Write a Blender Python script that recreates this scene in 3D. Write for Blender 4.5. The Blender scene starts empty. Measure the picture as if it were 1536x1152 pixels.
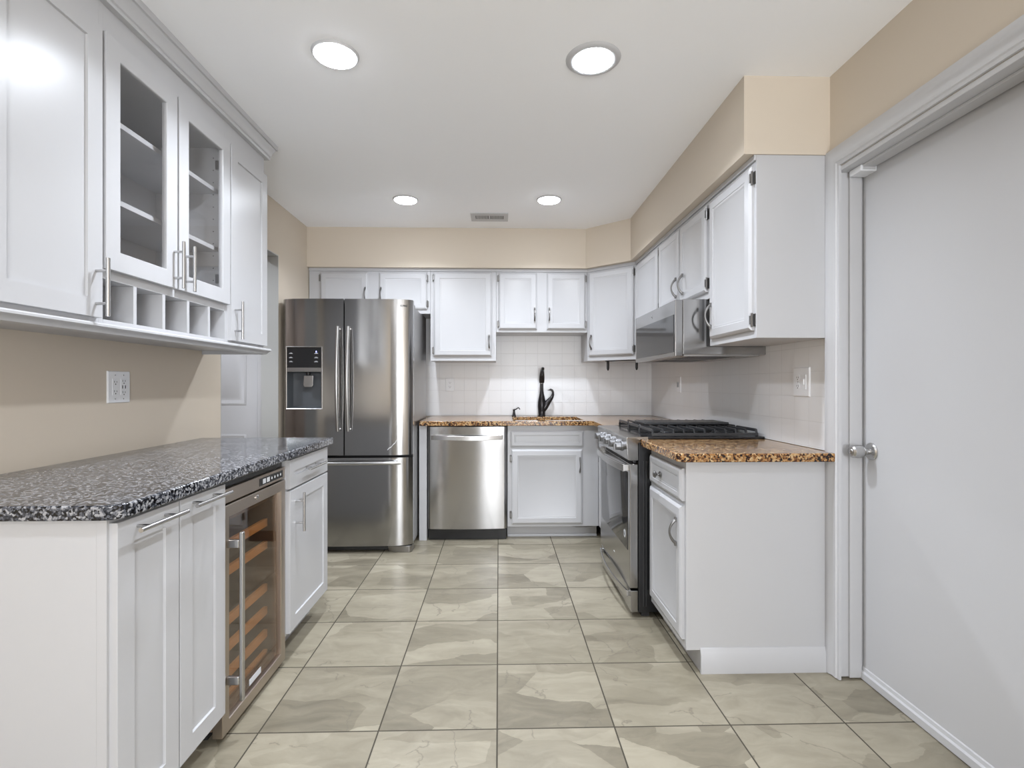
import bpy, bmesh, math, random
from mathutils import Vector, Matrix
PI = math.pi
S = bpy.context.scene
C = S.collection
# ------------------------------------------------------------------ camera, world, exposure
cam_d = bpy.data.cameras.new('camera'); cam = bpy.data.objects.new('camera', cam_d); C.objects.link(cam)
cam.location = (0, 0, 1.1877); cam.rotation_euler = (PI/2, 0, -0.0256)
cam_d.sensor_width = 36; cam_d.lens = 769/1536*36; cam_d.clip_start = 0.02; cam_d.shift_y = 0.5/1536
S.camera = cam
S.view_settings.view_transform = 'Standard'; S.view_settings.look = 'None'
S.view_settings.gamma = 1; S.view_settings.use_curve_mapping = False
S.view_settings.exposure = 2.85
LENS_STRENGTH = 7.0      # glow of the frosted lens itself
LAMP_WATTS = 2.1         # beam of each downlight
LAMP_COLOR = (0.91, 0.975, 1.08)
W = bpy.data.worlds.new('world'); S.world = W; W.use_nodes = True
bg = W.node_tree.nodes['Background']; bg.inputs[0].default_value = (0.93, 0.96, 1.0, 1); bg.inputs[1].default_value = 0.10
def area_light(name, loc, rot, sx, sy, energy, col=(1, 1, 1)):
    d = bpy.data.lights.new(name, 'AREA'); d.shape = 'RECTANGLE'; d.size = sx; d.size_y = sy; d.energy = energy; d.color = col
    o = bpy.data.objects.new(name, d); C.objects.link(o); o.location = loc; o.rotation_euler = rot
    return o
# added fill light behind the camera, tilted up at the ceiling
area_light('rear_fill_light', (0.70, -3.26, 1.25), (PI/2+0.75, 0, 0.05), 1.05, 1.95, 22, (0.95, 0.98, 1.03))
# ------------------------------------------------------------------ helpers
class MB:
    def __init__(s): s.v = []; s.f = []
    def add(s, vs, fs):
        n = len(s.v); s.v += [tuple(v) for v in vs]; s.f += [tuple(i+n for i in f) for f in fs]; return s
    def box(s, x0, x1, y0, y1, z0, z1):
        return s.add([(x0,y0,z0),(x1,y0,z0),(x1,y1,z0),(x0,y1,z0),(x0,y0,z1),(x1,y0,z1),(x1,y1,z1),(x0,y1,z1)],
                     [(0,3,2,1),(4,5,6,7),(0,1,5,4),(1,2,6,5),(2,3,7,6),(3,0,4,7)])
    def prism(s, poly, z0, z1):
        n = len(poly)
        return s.add([(x,y,z0) for x,y in poly]+[(x,y,z1) for x,y in poly],
            [tuple(range(n-1,-1,-1)), tuple(range(n,2*n))]+[(i,(i+1)%n,n+(i+1)%n,n+i) for i in range(n)])
    def prism_y(s, poly, y0, y1):      # poly in (x,z)
        n = len(poly)
        return s.add([(x,y0,z) for x,z in poly]+[(x,y1,z) for x,z in poly],
            [tuple(range(n)), tuple(range(2*n-1,n-1,-1))]+[(i,n+i,n+(i+1)%n,(i+1)%n) for i in range(n)])
    def prism_x(s, poly, x0, x1):      # poly in (y,z)
        n = len(poly)
        return s.add([(x0,y,z) for y,z in poly]+[(x1,y,z) for y,z in poly],
            [tuple(range(n-1,-1,-1)), tuple(range(n,2*n))]+[(i,(i+1)%n,n+(i+1)%n,n+i) for i in range(n)])
    def tube(s, pts, r, n=12, cap=True, flat=1.0):
        pts = [Vector(p) for p in pts]; rs = r if isinstance(r, (list, tuple)) else [r]*len(pts)
        base = len(s.v); prev = None
        for i, p in enumerate(pts):
            t = (pts[min(i+1, len(pts)-1)] - pts[max(i-1, 0)]).normalized()
            if prev is None:
                a = Vector((0,0,1)) if abs(t.z) < 0.9 else Vector((1,0,0))
                u = t.cross(a).normalized()
            else:
                u = (prev - t*prev.dot(t)).normalized()
            prev = u; w = t.cross(u)
            for k in range(n):
                an = 2*PI*k/n
                s.v.append(tuple(p + (u*math.cos(an) + w*math.sin(an)*flat)*rs[i]))
        for i in range(len(pts)-1):
            for k in range(n):
                a = base+i*n+k; b = base+i*n+(k+1)%n
                s.f.append((a, b, b+n, a+n))
        if cap:
            s.f.append(tuple(base+k for k in range(n-1,-1,-1))); s.f.append(tuple(base+(len(pts)-1)*n+k for k in range(n)))
        return s
    def lathe(s, prof, origin=(0,0,0), axis='z', n=24):   # prof: (radius, height)
        base = len(s.v); o = Vector(origin)
        for r, h in prof:
            for k in range(n):
                a = 2*PI*k/n; c, d = r*math.cos(a), r*math.sin(a)
                q = {'z':(c,d,h), 'y':(c,-h,d), 'x':(-h,c,d), 'X':(h,c,d), '-z':(c,d,-h)}[axis]
                s.v.append(tuple(o+Vector(q)))
        for i in range(len(prof)-1):
            for k in range(n):
                a = base+i*n+k; b = base+i*n+(k+1)%n
                s.f.append((a, b, b+n, a+n))
        s.f.append(tuple(base+k for k in range(n-1,-1,-1))); s.f.append(tuple(base+(len(prof)-1)*n+k for k in range(n)))
        return s
    def rings(s, x0, x1, z0, z1, rings, cap=True, closed=False, back=True):   # nested rectangles (inset, y), front faces -y
        base = len(s.v)
        for ins, y in rings:
            s.v += [(x0+ins,y,z0+ins),(x1-ins,y,z0+ins),(x1-ins,y,z1-ins),(x0+ins,y,z1-ins)]
        m = len(rings)
        for i in range(m if closed else m-1):
            for k in range(4):
                a = base+i*4; b = base+((i+1)%m)*4
                s.f.append((a+k, a+(k+1)%4, b+(k+1)%4, b+k))
        if cap:
            a = base+(m-1)*4; s.f.append((a,a+1,a+2,a+3))
            if back: s.f.append((base+3,base+2,base+1,base))
        return s
    def cells(s, xs, ys, keep, z0, z1):   # extruded grid footprint with holes
        nx, ny = len(xs)-1, len(ys)-1; base = len(s.v)
        idx = lambda i,j,t: base + (j*(nx+1)+i)*2+t
        for j in range(ny+1):
            for i in range(nx+1): s.v += [(xs[i],ys[j],z0),(xs[i],ys[j],z1)]
        k = lambda i,j: 0<=i<nx and 0<=j<ny and keep(i,j)
        for j in range(ny):
            for i in range(nx):
                if not k(i,j): continue
                s.f.append((idx(i,j,1),idx(i+1,j,1),idx(i+1,j+1,1),idx(i,j+1,1)))
                s.f.append((idx(i,j,0),idx(i,j+1,0),idx(i+1,j+1,0),idx(i+1,j,0)))
                if not k(i,j-1): s.f.append((idx(i,j,0),idx(i+1,j,0),idx(i+1,j,1),idx(i,j,1)))
                if not k(i+1,j): s.f.append((idx(i+1,j,0),idx(i+1,j+1,0),idx(i+1,j+1,1),idx(i+1,j,1)))
                if not k(i,j+1): s.f.append((idx(i+1,j+1,0),idx(i,j+1,0),idx(i,j+1,1),idx(i+1,j+1,1)))
                if not k(i-1,j): s.f.append((idx(i,j+1,0),idx(i,j,0),idx(i,j,1),idx(i,j+1,1)))
        return s
    def arc(s, x0, x1, z0, z1, fy, yb, nx=24):       # slab with curved front y=fy(x)
        xs = [x0+(x1-x0)*i/nx for i in range(nx+1)]
        return s.prism([(x,fy(x)) for x in xs]+[(x1,yb),(x0,yb)], z0, z1)
OFF = {}
def link_mesh(name, mb, mat, parent=None, bevel=0, seg=2, smooth=True):
    me = bpy.data.meshes.new(name); off = Vector((0,0,0))
    if parent is not None: off = OFF[parent.name]
    used = sorted({i for f in mb.f for i in f}); mp = {i:k for k,i in enumerate(used)}
    me.from_pydata([tuple(Vector(mb.v[i])-off) for i in used], [], [tuple(mp[i] for i in f) for f in mb.f]); me.update()
    b = bmesh.new(); b.from_mesh(me); bmesh.ops.recalc_face_normals(b, faces=b.faces); b.to_mesh(me); b.free()
    if smooth:
        me.polygons.foreach_set('use_smooth', [True]*len(me.polygons)); me.set_sharp_from_angle(angle=math.radians(32))
    o = bpy.data.objects.new(name, me); C.objects.link(o)
    me.materials.append(mat)
    if parent is not None: o.parent = parent; OFF[o.name] = off
    else: OFF[o.name] = off
    if bevel:
        m = o.modifiers.new('bevel', 'BEVEL'); m.width = bevel; m.segments = seg; m.limit_method = 'ANGLE'; m.angle_limit = math.radians(40)
        m.harden_normals = True
    return o
part = link_mesh
def root(name, label, cat, loc, rz=0, group=None):
    o = bpy.data.objects.new(name, None); C.objects.link(o); o.empty_display_size = 0.1
    o.location = loc; o.rotation_euler = (0, 0, rz); o['label'] = label; o['category'] = cat
    if group: o['group'] = group
    OFF[o.name] = Vector(loc) if rz == 0 else Vector((0, 0, loc[2]))
    return o
def tag(o, label, cat, group=None):
    o['label'] = label; o['category'] = cat
    if group: o['group'] = group
    return o
def struct(name, mb, mat, bevel=0, label=None):
    o = link_mesh(name, mb, mat, None, bevel); o['kind'] = 'structure'
    if label: o['label'] = label
    return o
def text_mb(txt, size, x, y, z, depth=0.0006, bold=0.0, align='CENTER', spacing=1.0):   # lettering in the local xz plane facing -y
    cu = bpy.data.curves.new('t', 'FONT'); cu.body = txt; cu.size = size; cu.extrude = depth; cu.align_x = align; cu.offset = bold
    cu.space_character = spacing; cu.resolution_u = 3
    ob = bpy.data.objects.new('t', cu); C.objects.link(ob); bpy.context.view_layer.update()
    me = bpy.data.meshes.new_from_object(ob.evaluated_get(bpy.context.evaluated_depsgraph_get()))
    mb = MB(); mb.add([(v.co.x+x, y-v.co.z, v.co.y+z) for v in me.vertices], [tuple(p.vertices) for p in me.polygons])
    bpy.data.objects.remove(ob); bpy.data.meshes.remove(me); bpy.data.curves.remove(cu)
    return mb
# ------------------------------------------------------------------ materials
def mat(name, col, rough=0.5, metal=0.0, spec=0.5, coat=0.0):
    m = bpy.data.materials.new(name); m.use_nodes = True; b = m.node_tree.nodes['Principled BSDF']
    b.inputs['Base Color'].default_value = (*col, 1); b.inputs['Roughness'].default_value = rough
    b.inputs['Metallic'].default_value = metal; b.inputs['Specular IOR Level'].default_value = spec
    b.inputs['Coat Weight'].default_value = coat
    return m
def N(m, typ, **kw):
    n = m.node_tree.nodes.new(typ)
    for k, v in kw.items():
        if k in n.inputs: n.inputs[k].default_value = v
        else: setattr(n, k, v)
    return n
def LK(m, a, ao, b, bi): m.node_tree.links.new(a.outputs[ao], b.inputs[bi])
def ramp(m, stops, interp='LINEAR'):
    r = N(m, 'ShaderNodeValToRGB'); e = r.color_ramp.elements; r.color_ramp.interpolation = interp
    while len(e) < len(stops): e.new(0.5)
    for i, (p, c) in enumerate(stops): e[i].position = p; e[i].color = (*c, 1) if len(c) == 3 else c
    return r
def add_bump(m, scale, strength, dist=0.001, stretch=None, detail=2):
    b = m.node_tree.nodes['Principled BSDF']
    g = N(m, 'ShaderNodeNewGeometry'); mp = N(m, 'ShaderNodeMapping'); LK(m, g, 'Position', mp, 'Vector')
    if stretch: mp.inputs['Scale'].default_value = stretch
    n = N(m, 'ShaderNodeTexNoise'); n.inputs['Scale'].default_value = scale; n.inputs['Detail'].default_value = detail
    LK(m, mp, 'Vector', n, 'Vector')
    bp = N(m, 'ShaderNodeBump'); bp.inputs['Strength'].default_value = strength; bp.inputs['Distance'].default_value = dist
    LK(m, n, 'Fac', bp, 'Height'); LK(m, bp, 'Normal', b, 'Normal')
    return m
def mathn(m, op, a=None, b=None, va=None, vb=None):
    n = N(m, 'ShaderNodeMath', operation=op)
    if a is not None: m.node_tree.links.new(a, n.inputs[0])
    elif va is not None: n.inputs[0].default_value = va
    if b is not None: m.node_tree.links.new(b, n.inputs[1])
    elif vb is not None: n.inputs[1].default_value = vb
    return n.outputs[0]
M = {}
M['white'] = add_bump(mat('painted_white_cabinet', (0.49, 0.49, 0.50), 0.32), 35, 0.03, 0.0006)
M['trimwhite'] = add_bump(mat('painted_white_trim', (0.53, 0.53, 0.54), 0.38), 40, 0.08, 0.001)
M['ceil'] = add_bump(mat('ceiling_paint', (0.945, 0.95, 0.96), 0.8), 120, 0.08, 0.001)
M['tan'] = add_bump(mat('tan_wall_paint', (0.60, 0.525, 0.43), 0.6), 90, 0.08, 0.001)
M['hall'] = mat('hall_grey_paint', (0.55, 0.55, 0.54), 0.6)
M['cabin'] = mat('cabinet_interior_white', (0.72, 0.72, 0.73), 0.5)
M['black'] = mat('black_enamel', (0.012, 0.012, 0.013), 0.25)
M['rubber'] = mat('black_plastic', (0.02, 0.02, 0.02), 0.6)
M['iron'] = add_bump(mat('cast_iron', (0.022, 0.023, 0.025), 0.33), 300, 0.1, 0.0005)
M['chrome'] = mat('satin_nickel', (0.52, 0.515, 0.51), 0.26, 1.0)
M['pewter'] = mat('dark_pewter', (0.22, 0.215, 0.21), 0.35, 1.0)
M['knob'] = mat('dull_steel_knob', (0.26, 0.26, 0.265), 0.38, 1.0)
M['bronze'] = mat('oil_rubbed_bronze', (0.035, 0.032, 0.033), 0.22, 0.7)
M['wood'] = add_bump(mat('beech_shelf', (0.66, 0.37, 0.14), 0.45), 30, 0.2, 0.001, (1, 1, 12))
M['dark'] = mat('cooler_interior', (0.16, 0.11, 0.075), 0.5)
M['plate'] = mat('white_plastic_plate', (0.80, 0.81, 0.83), 0.3)
M['slot'] = mat('outlet_slot', (0.03, 0.03, 0.03), 0.5)
M['ink'] = mat('dark_print', (0.05, 0.05, 0.055), 0.4)
M['ink2'] = mat('pale_print', (0.65, 0.66, 0.68), 0.4)
M['sink'] = mat('white_sink', (0.78, 0.76, 0.72), 0.2)
def steel(name, col, rough, aniso=0.6):
    m = mat(name, col, rough, 1.0); b = m.node_tree.nodes['Principled BSDF']
    g = N(m, 'ShaderNodeNewGeometry'); mp = N(m, 'ShaderNodeMapping'); mp.inputs['Scale'].default_value = (2, 2, 160)
    LK(m, g, 'Position', mp, 'Vector')
    n = N(m, 'ShaderNodeTexNoise'); n.inputs['Scale'].default_value = 6; n.inputs['Detail'].default_value = 3; LK(m, mp, 'Vector', n, 'Vector')
    r = N(m, 'ShaderNodeMapRange'); r.inputs['To Min'].default_value = rough-0.01; r.inputs['To Max'].default_value = rough+0.02
    LK(m, n, 'Fac', r, 'Value'); LK(m, r, 'Result', b, 'Roughness')
    b.inputs['Anisotropic'].default_value = aniso; b.inputs['Anisotropic Rotation'].default_value = 0.25
    t = N(m, 'ShaderNodeTangent', direction_type='RADIAL', axis='Z'); LK(m, t, 'Tangent', b, 'Tangent')
    return m
M['steel'] = steel('brushed_stainless', (0.38, 0.375, 0.37), 0.14, 0.75)
M['steeldark'] = steel('brushed_stainless_side', (0.36, 0.35, 0.34), 0.35, 0.3)
M['coolersteel'] = steel('warm_brushed_stainless', (0.46, 0.40, 0.345), 0.3, 0.3)
def glass(name, tint, alpha, rough=0.02):
    m = bpy.data.materials.new(name); m.use_nodes = True; nt = m.node_tree; nt.nodes.clear()
    o = N(m, 'ShaderNodeOutputMaterial'); t = N(m, 'ShaderNodeBsdfTransparent'); t.inputs[0].default_value = (*tint, 1)
    g = N(m, 'ShaderNodeBsdfGlossy'); g.inputs['Roughness'].default_value = rough
    f = N(m, 'ShaderNodeLayerWeight'); f.inputs['Blend'].default_value = 0.5   # facing, the same from both sides of the pane
    p5 = mathn(m, 'POWER', f.outputs['Facing'], vb=5.0)
    ad = mathn(m, 'MULTIPLY_ADD', p5, None, vb=0.95); ad.node.inputs[2].default_value = alpha
    mx = N(m, 'ShaderNodeMixShader'); nt.links.new(ad, mx.inputs[0]); LK(m, t, 0, mx, 1); LK(m, g, 0, mx, 2); LK(m, mx, 0, o, 'Surface')
    return m
M['glass'] = glass('clear_glass', (0.97, 0.97, 0.97), 0.03)
M['smoke'] = glass('bronze_tinted_glass', (0.88, 0.80, 0.72), 0.10)
M['ovenglass'] = mat('dark_oven_glass', (0.035, 0.035, 0.036), 0.07, 0.0, 0.7, 0.0)
def emit(name, col, s):
    m = bpy.data.materials.new(name); m.use_nodes = True; m.node_tree.nodes.clear()
    o = N(m, 'ShaderNodeOutputMaterial'); e = N(m, 'ShaderNodeEmission'); e.inputs[0].default_value = (*col, 1); e.inputs[1].default_value = s
    LK(m, e, 0, o, 'Surface'); return m
M['lens'] = emit('lit_lens', (0.92, 0.975, 1.05), LENS_STRENGTH)
M['lens_fill'] = emit('dim_fill_lens', (0.94, 0.975, 1.03), LENS_STRENGTH*0.4)  # weaker glow for the added fill downlights behind the camera
M['led'] = emit('blue_indicator', (0.25, 0.3, 1.0), 1.5)
def granite(name, stops, patch, scale):
    m = mat(name, (0.5,0.5,0.5), 0.12, 0, 0.5); b = m.node_tree.nodes['Principled BSDF']
    g = N(m, 'ShaderNodeNewGeometry')
    v = N(m, 'ShaderNodeTexVoronoi'); v.inputs['Scale'].default_value = scale; LK(m, g, 'Position', v, 'Vector')
    n = N(m, 'ShaderNodeTexNoise'); n.inputs['Scale'].default_value = scale*0.45; n.inputs['Detail'].default_value = 4; LK(m, g, 'Position', n, 'Vector')
    sp = N(m, 'ShaderNodeSeparateColor'); LK(m, v, 'Color', sp, 'Color')
    a = mathn(m, 'MULTIPLY', sp.outputs[0], vb=0.55); c = mathn(m, 'MULTIPLY', n.outputs['Fac'], vb=0.9)
    s_ = mathn(m, 'ADD', a, c); s_ = mathn(m, 'SUBTRACT', s_, vb=0.2)
    n2 = N(m, 'ShaderNodeTexNoise'); n2.inputs['Scale'].default_value = 14; n2.inputs['Detail'].default_value = 2; LK(m, g, 'Position', n2, 'Vector')
    p = mathn(m, 'MULTIPLY_ADD', n2.outputs['Fac'], None, vb=patch); p.node.inputs[2].default_value = -patch/2
    s_ = mathn(m, 'ADD', s_, p)
    r = ramp(m, stops); m.node_tree.links.new(s_, r.inputs[0]); LK(m, r, 'Color', b, 'Base Color')
    return m
M['granite_grey'] = granite('grey_speckled_granite', [(0.36,(0.004,0.004,0.005)),(0.45,(0.022,0.024,0.03)),(0.53,(0.05,0.053,0.064)),(0.63,(0.11,0.114,0.13)),(0.76,(0.32,0.32,0.33))], 0.08, 190)
M['granite_gold'] = granite('golden_brown_granite', [(0.30,(0.012,0.007,0.006)),(0.40,(0.08,0.028,0.012)),(0.50,(0.25,0.115,0.038)),(0.64,(0.38,0.21,0.08)),(0.80,(0.52,0.37,0.20))], 0.25, 140)
def tile_grid(m, ax, ay, size, ox, oy, w):
    """returns (grout mask 0/1, id vector socket, local coords)"""
    g = N(m, 'ShaderNodeNewGeometry'); s_ = N(m, 'ShaderNodeSeparateXYZ'); LK(m, g, 'Position', s_, 'Vector')
    outs = []
    ids = []
    for axn, o in ((ax, ox), (ay, oy)):
        p = mathn(m, 'SUBTRACT', s_.outputs[axn], vb=o); p = mathn(m, 'DIVIDE', p, vb=size)
        ids.append(mathn(m, 'FLOOR', p)); fr = mathn(m, 'FRACT', p)
        d = mathn(m, 'SUBTRACT', fr, vb=0.5); d = mathn(m, 'ABSOLUTE', d)
        outs.append(mathn(m, 'GREATER_THAN', d, vb=0.5-w/size/2))
    mask = mathn(m, 'MAXIMUM', outs[0], outs[1])
    cmb = N(m, 'ShaderNodeCombineXYZ'); m.node_tree.links.new(ids[0], cmb.inputs[0]); m.node_tree.links.new(ids[1], cmb.inputs[1])
    return g, mask, cmb
def floor_mat():
    m = mat('stone_look_floor_tile', (0.5,0.5,0.5), 0.35); b = m.node_tree.nodes['Principled BSDF']; nt = m.node_tree
    g, mask, ids = tile_grid(m, 0, 1, 0.4064, -0.006, 1.767, 0.0052)
    wn = N(m, 'ShaderNodeTexWhiteNoise', noise_dimensions='3D'); LK(m, ids, 0, wn, 'Vector')
    sc = N(m, 'ShaderNodeVectorMath', operation='SCALE'); LK(m, wn, 'Color', sc, 0); sc.inputs['Scale'].default_value = 7.0
    ad = N(m, 'ShaderNodeVectorMath', operation='ADD'); LK(m, g, 'Position', ad, 0); LK(m, sc, 0, ad, 1)
    # angular stone patches
    wob = N(m, 'ShaderNodeTexNoise'); wob.inputs['Scale'].default_value = 5; wob.inputs['Detail'].default_value = 5; LK(m, ad, 0, wob, 'Vector')
    ws = N(m, 'ShaderNodeVectorMath', operation='SCALE'); LK(m, wob, 'Color', ws, 0); ws.inputs['Scale'].default_value = 0.10
    ad2 = N(m, 'ShaderNodeVectorMath', operation='ADD'); LK(m, ad, 0, ad2, 0); LK(m, ws, 0, ad2, 1)
    mp = N(m, 'ShaderNodeMapping'); mp.inputs['Rotation'].default_value = (0,0,0.6); mp.inputs['Scale'].default_value = (1.0, 2.0, 1); LK(m, ad2, 0, mp, 'Vector')
    v = N(m, 'ShaderNodeTexVoronoi', distance='EUCLIDEAN'); v.inputs['Scale'].default_value = 3.0; LK(m, mp, 0, v, 'Vector')
    sp = N(m, 'ShaderNodeSeparateColor'); LK(m, v, 'Color', sp, 'Color')
    n1 = N(m, 'ShaderNodeTexNoise'); n1.inputs['Scale'].default_value = 7; n1.inputs['Detail'].default_value = 8; n1.inputs['Roughness'].default_value = 0.65; n1.inputs['Distortion'].default_value = 0.8
    mp2 = N(m, 'ShaderNodeMapping'); mp2.inputs['Scale'].default_value = (0.6, 1.8, 1); mp2.inputs['Rotation'].default_value = (0,0,0.25); LK(m, ad2, 0, mp2, 'Vector'); LK(m, mp2, 0, n1, 'Vector')
    f = mathn(m, 'MULTIPLY', sp.outputs[0], vb=0.50); f2 = mathn(m, 'MULTIPLY', n1.outputs['Fac'], vb=0.9); f = mathn(m, 'ADD', f, f2); f = mathn(m, 'SUBTRACT', f, vb=0.2)
    r = ramp(m, [(0.12,(0.145,0.126,0.090)),(0.45,(0.230,0.203,0.148)),(0.8,(0.330,0.296,0.223))]); nt.links.new(f, r.inputs[0])
    # fine dark veins
    v2 = N(m, 'ShaderNodeTexVoronoi', feature='DISTANCE_TO_EDGE'); v2.inputs['Scale'].default_value = 2.6
    wob2 = N(m, 'ShaderNodeTexNoise'); wob2.inputs['Scale'].default_value = 9; wob2.inputs['Detail'].default_value = 6; LK(m, ad, 0, wob2, 'Vector')
    ws2 = N(m, 'ShaderNodeVectorMath', operation='SCALE'); LK(m, wob2, 'Color', ws2, 0); ws2.inputs['Scale'].default_value = 0.16
    ad3 = N(m, 'ShaderNodeVectorMath', operation='ADD'); LK(m, ad, 0, ad3, 0); LK(m, ws2, 0, ad3, 1); LK(m, ad3, 0, v2, 'Vector')
    vn = N(m, 'ShaderNodeTexNoise'); vn.inputs['Scale'].default_value = 4; LK(m, ad, 0, vn, 'Vector')
    ve = N(m, 'ShaderNodeMapRange'); ve.inputs['From Min'].default_value = 0.0; ve.inputs['From Max'].default_value = 0.010; ve.inputs['To Min'].default_value = 1; ve.inputs['To Max'].default_value = 0
    LK(m, v2, 'Distance', ve, 'Value')
    vm = mathn(m, 'GREATER_THAN', vn.outputs['Fac'], vb=0.50); vf = mathn(m, 'MULTIPLY', ve.outputs[0], vm); vf = mathn(m, 'MULTIPLY', vf, vb=0.8)
    mx = N(m, 'ShaderNodeMix', data_type='RGBA'); nt.links.new(vf, mx.inputs['Factor']); LK(m, r, 'Color', mx, 6); mx.inputs[7].default_value = (0.16,0.14,0.105,1)
    mg = N(m, 'ShaderNodeMix', data_type='RGBA'); nt.links.new(mask, mg.inputs['Factor']); nt.links.new(mx.outputs[2], mg.inputs[6]); mg.inputs[7].default_value = (0.05,0.042,0.028,1)
    nt.links.new(mg.outputs[2], b.inputs['Base Color'])
    inv = mathn(m, 'SUBTRACT', None, mask, va=1.0); bp = N(m, 'ShaderNodeBump'); bp.inputs['Distance'].default_value = 0.0015; bp.inputs['Strength'].default_value = 0.6
    nt.links.new(inv, bp.inputs['Height']); LK(m, bp, 'Normal', b, 'Normal')
    rr = N(m, 'ShaderNodeMapRange'); rr.inputs['To Min'].default_value = 0.34; rr.inputs['To Max'].default_value = 0.8; nt.links.new(mask, rr.inputs[0]); LK(m, rr, 0, b, 'Roughness')
    return m
M['floor'] = floor_mat()
def splash_mat(name, axis, ox):
    m = mat(name, (0.77,0.77,0.775), 0.30); b = m.node_tree.nodes['Principled BSDF']; nt = m.node_tree
    g, mask, ids = tile_grid(m, axis, 2, 0.1085, ox, 0.918, 0.0022)
    mg = N(m, 'ShaderNodeMix', data_type='RGBA'); nt.links.new(mask, mg.inputs['Factor']); mg.inputs[6].default_value = (0.77,0.77,0.775,1); mg.inputs[7].default_value = (0.68,0.68,0.68,1)
    nt.links.new(mg.outputs[2], b.inputs['Base Color'])
    n = N(m, 'ShaderNodeTexNoise'); n.inputs['Scale'].default_value = 22; LK(m, g, 'Position', n, 'Vector')
    h = mathn(m, 'MULTIPLY', n.outputs['Fac'], vb=0.35); h = mathn(m, 'SUBTRACT', h, mask)
    bp = N(m, 'ShaderNodeBump'); bp.inputs['Distance'].default_value = 0.0012; bp.inputs['Strength'].default_value = 0.6
    nt.links.new(h, bp.inputs['Height']); LK(m, bp, 'Normal', b, 'Normal')
    return m
M['splash_back'] = splash_mat('white_square_tile_back', 0, 0.02)
M['splash_right'] = splash_mat('white_square_tile_right', 1, 0.05)
# ------------------------------------------------------------------ the room
ZC = 2.46; XL, XR, YB = -1.55, 1.37, 4.55; ZS = 2.137; YN = -3.2
struct('floor', MB().box(-3.0, 2.0, YN-0.2, 4.8, -0.05, 0.0), M['floor'])
struct('ceiling', MB().box(-3.0, 2.0, YN-0.2, 4.8, ZC, ZC+0.05), M['ceil'])
struct('wall_back', MB().box(XL-0.12, XR+0.14, YB, YB+0.12, 0, ZC), M['tan'])
wl = MB(); wl.box(XL-0.117, XL, YN, 2.898, 0, ZC); wl.box(XL-0.117, XL, 2.898, 3.645, 2.093, ZC); wl.box(XL-0.117, XL, 3.645, YB, 0, ZC)
struct('wall_left', wl, M['tan'])
wr = MB(); wr.box(XR, XR+0.125, YN, 1.10, 0, ZC); wr.box(XR, XR+0.125, 1.10, 2.055, 2.06, ZC); wr.box(XR, XR+0.125, 2.055, YB, 0, ZC)
struct('wall_right', wr, M['tan'])
nw = MB(); nw.box(XL, 0.13, YN-0.12, YN, 0, ZC); nw.box(1.27, XR, YN-0.12, YN, 0, ZC); nw.box(0.13, 1.27, YN-0.12, YN, 2.30, ZC); nw.box(0.13, 1.27, YN-0.12, YN, 0, 0.15)
struct('wall_front', nw, mat('pale_grey_wall_paint', (0.60, 0.60, 0.60), 0.6))
struct('wall_soffit', MB().prism([(XL,4.18),(0.712,4.18),(1.01,3.905),(1.01,2.087),(XR,2.087),(XR,YB),(XL,YB)], ZS, ZC), M['tan'])
# grey painted lining of the opening in the left wall
oj = MB(); oj.box(XL-0.117, XL+0.001, 3.641, 3.6455, 0, 2.093); oj.box(XL-0.117, XL+0.001, 2.8975, 2.902, 0, 2.093); oj.box(XL-0.117, XL+0.001, 2.898, 3.645, 2.088, 2.0935)
struct('trim_1', oj, mat('grey_opening_paint', (0.42, 0.42, 0.405), 0.6))
# hall beyond the opening: end wall with a white panelled door
HY = 3.72
struct('wall_hall_end', MB().box(-2.48-0.3, -2.475, HY, HY+0.1, 0, ZC).box(-1.72, XL-0.117, HY, HY+0.1, 0, ZC).box(-2.475, -1.72, HY, HY+0.1, 2.04, ZC), M['hall'])
struct('wall_hall_side', MB().box(-2.9, -2.78, 2.0, HY+0.1, 0, ZC), mat('brown_hall_paint', (0.33, 0.27, 0.23), 0.6))
struct('wall_hall_near', MB().box(-2.78, XL-0.117, 2.0, 2.1, 0, ZC), bpy.data.materials['brown_hall_paint'])
hc = MB(); hc.box(-1.722, -1.668, HY-0.018, HY, 0, 2.10); hc.box(-2.535, -2.473, HY-0.018, HY, 0, 2.10); hc.box(-2.535, -1.668, HY-0.018, HY, 2.035, 2.10)
struct('trim_2', hc, M['trimwhite'], 0.003)
d2 = MB(); dx0, dx1 = -2.473, -1.723
d2.box(dx0, dx1, HY+0.015, HY+0.05, 0.01, 2.033)
d2o = struct('door_1', d2, M['trimwhite'], 0.002)
for px0, px1 in ((-2.38, -2.148), (-2.048, -1.816)):
    for pz0, pz1 in ((0.16, 0.83), (1.04, 1.62), (1.72, 1.93)):
        part('door_panel', MB().rings(px0, px1, pz0, pz1, [(0,HY+0.016),(0,HY+0.013),(0.012,HY+0.009),(0.028,HY+0.0145),(0.04,HY+0.0145),(0.055,HY+0.007)]), M['trimwhite'], d2o)
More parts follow.
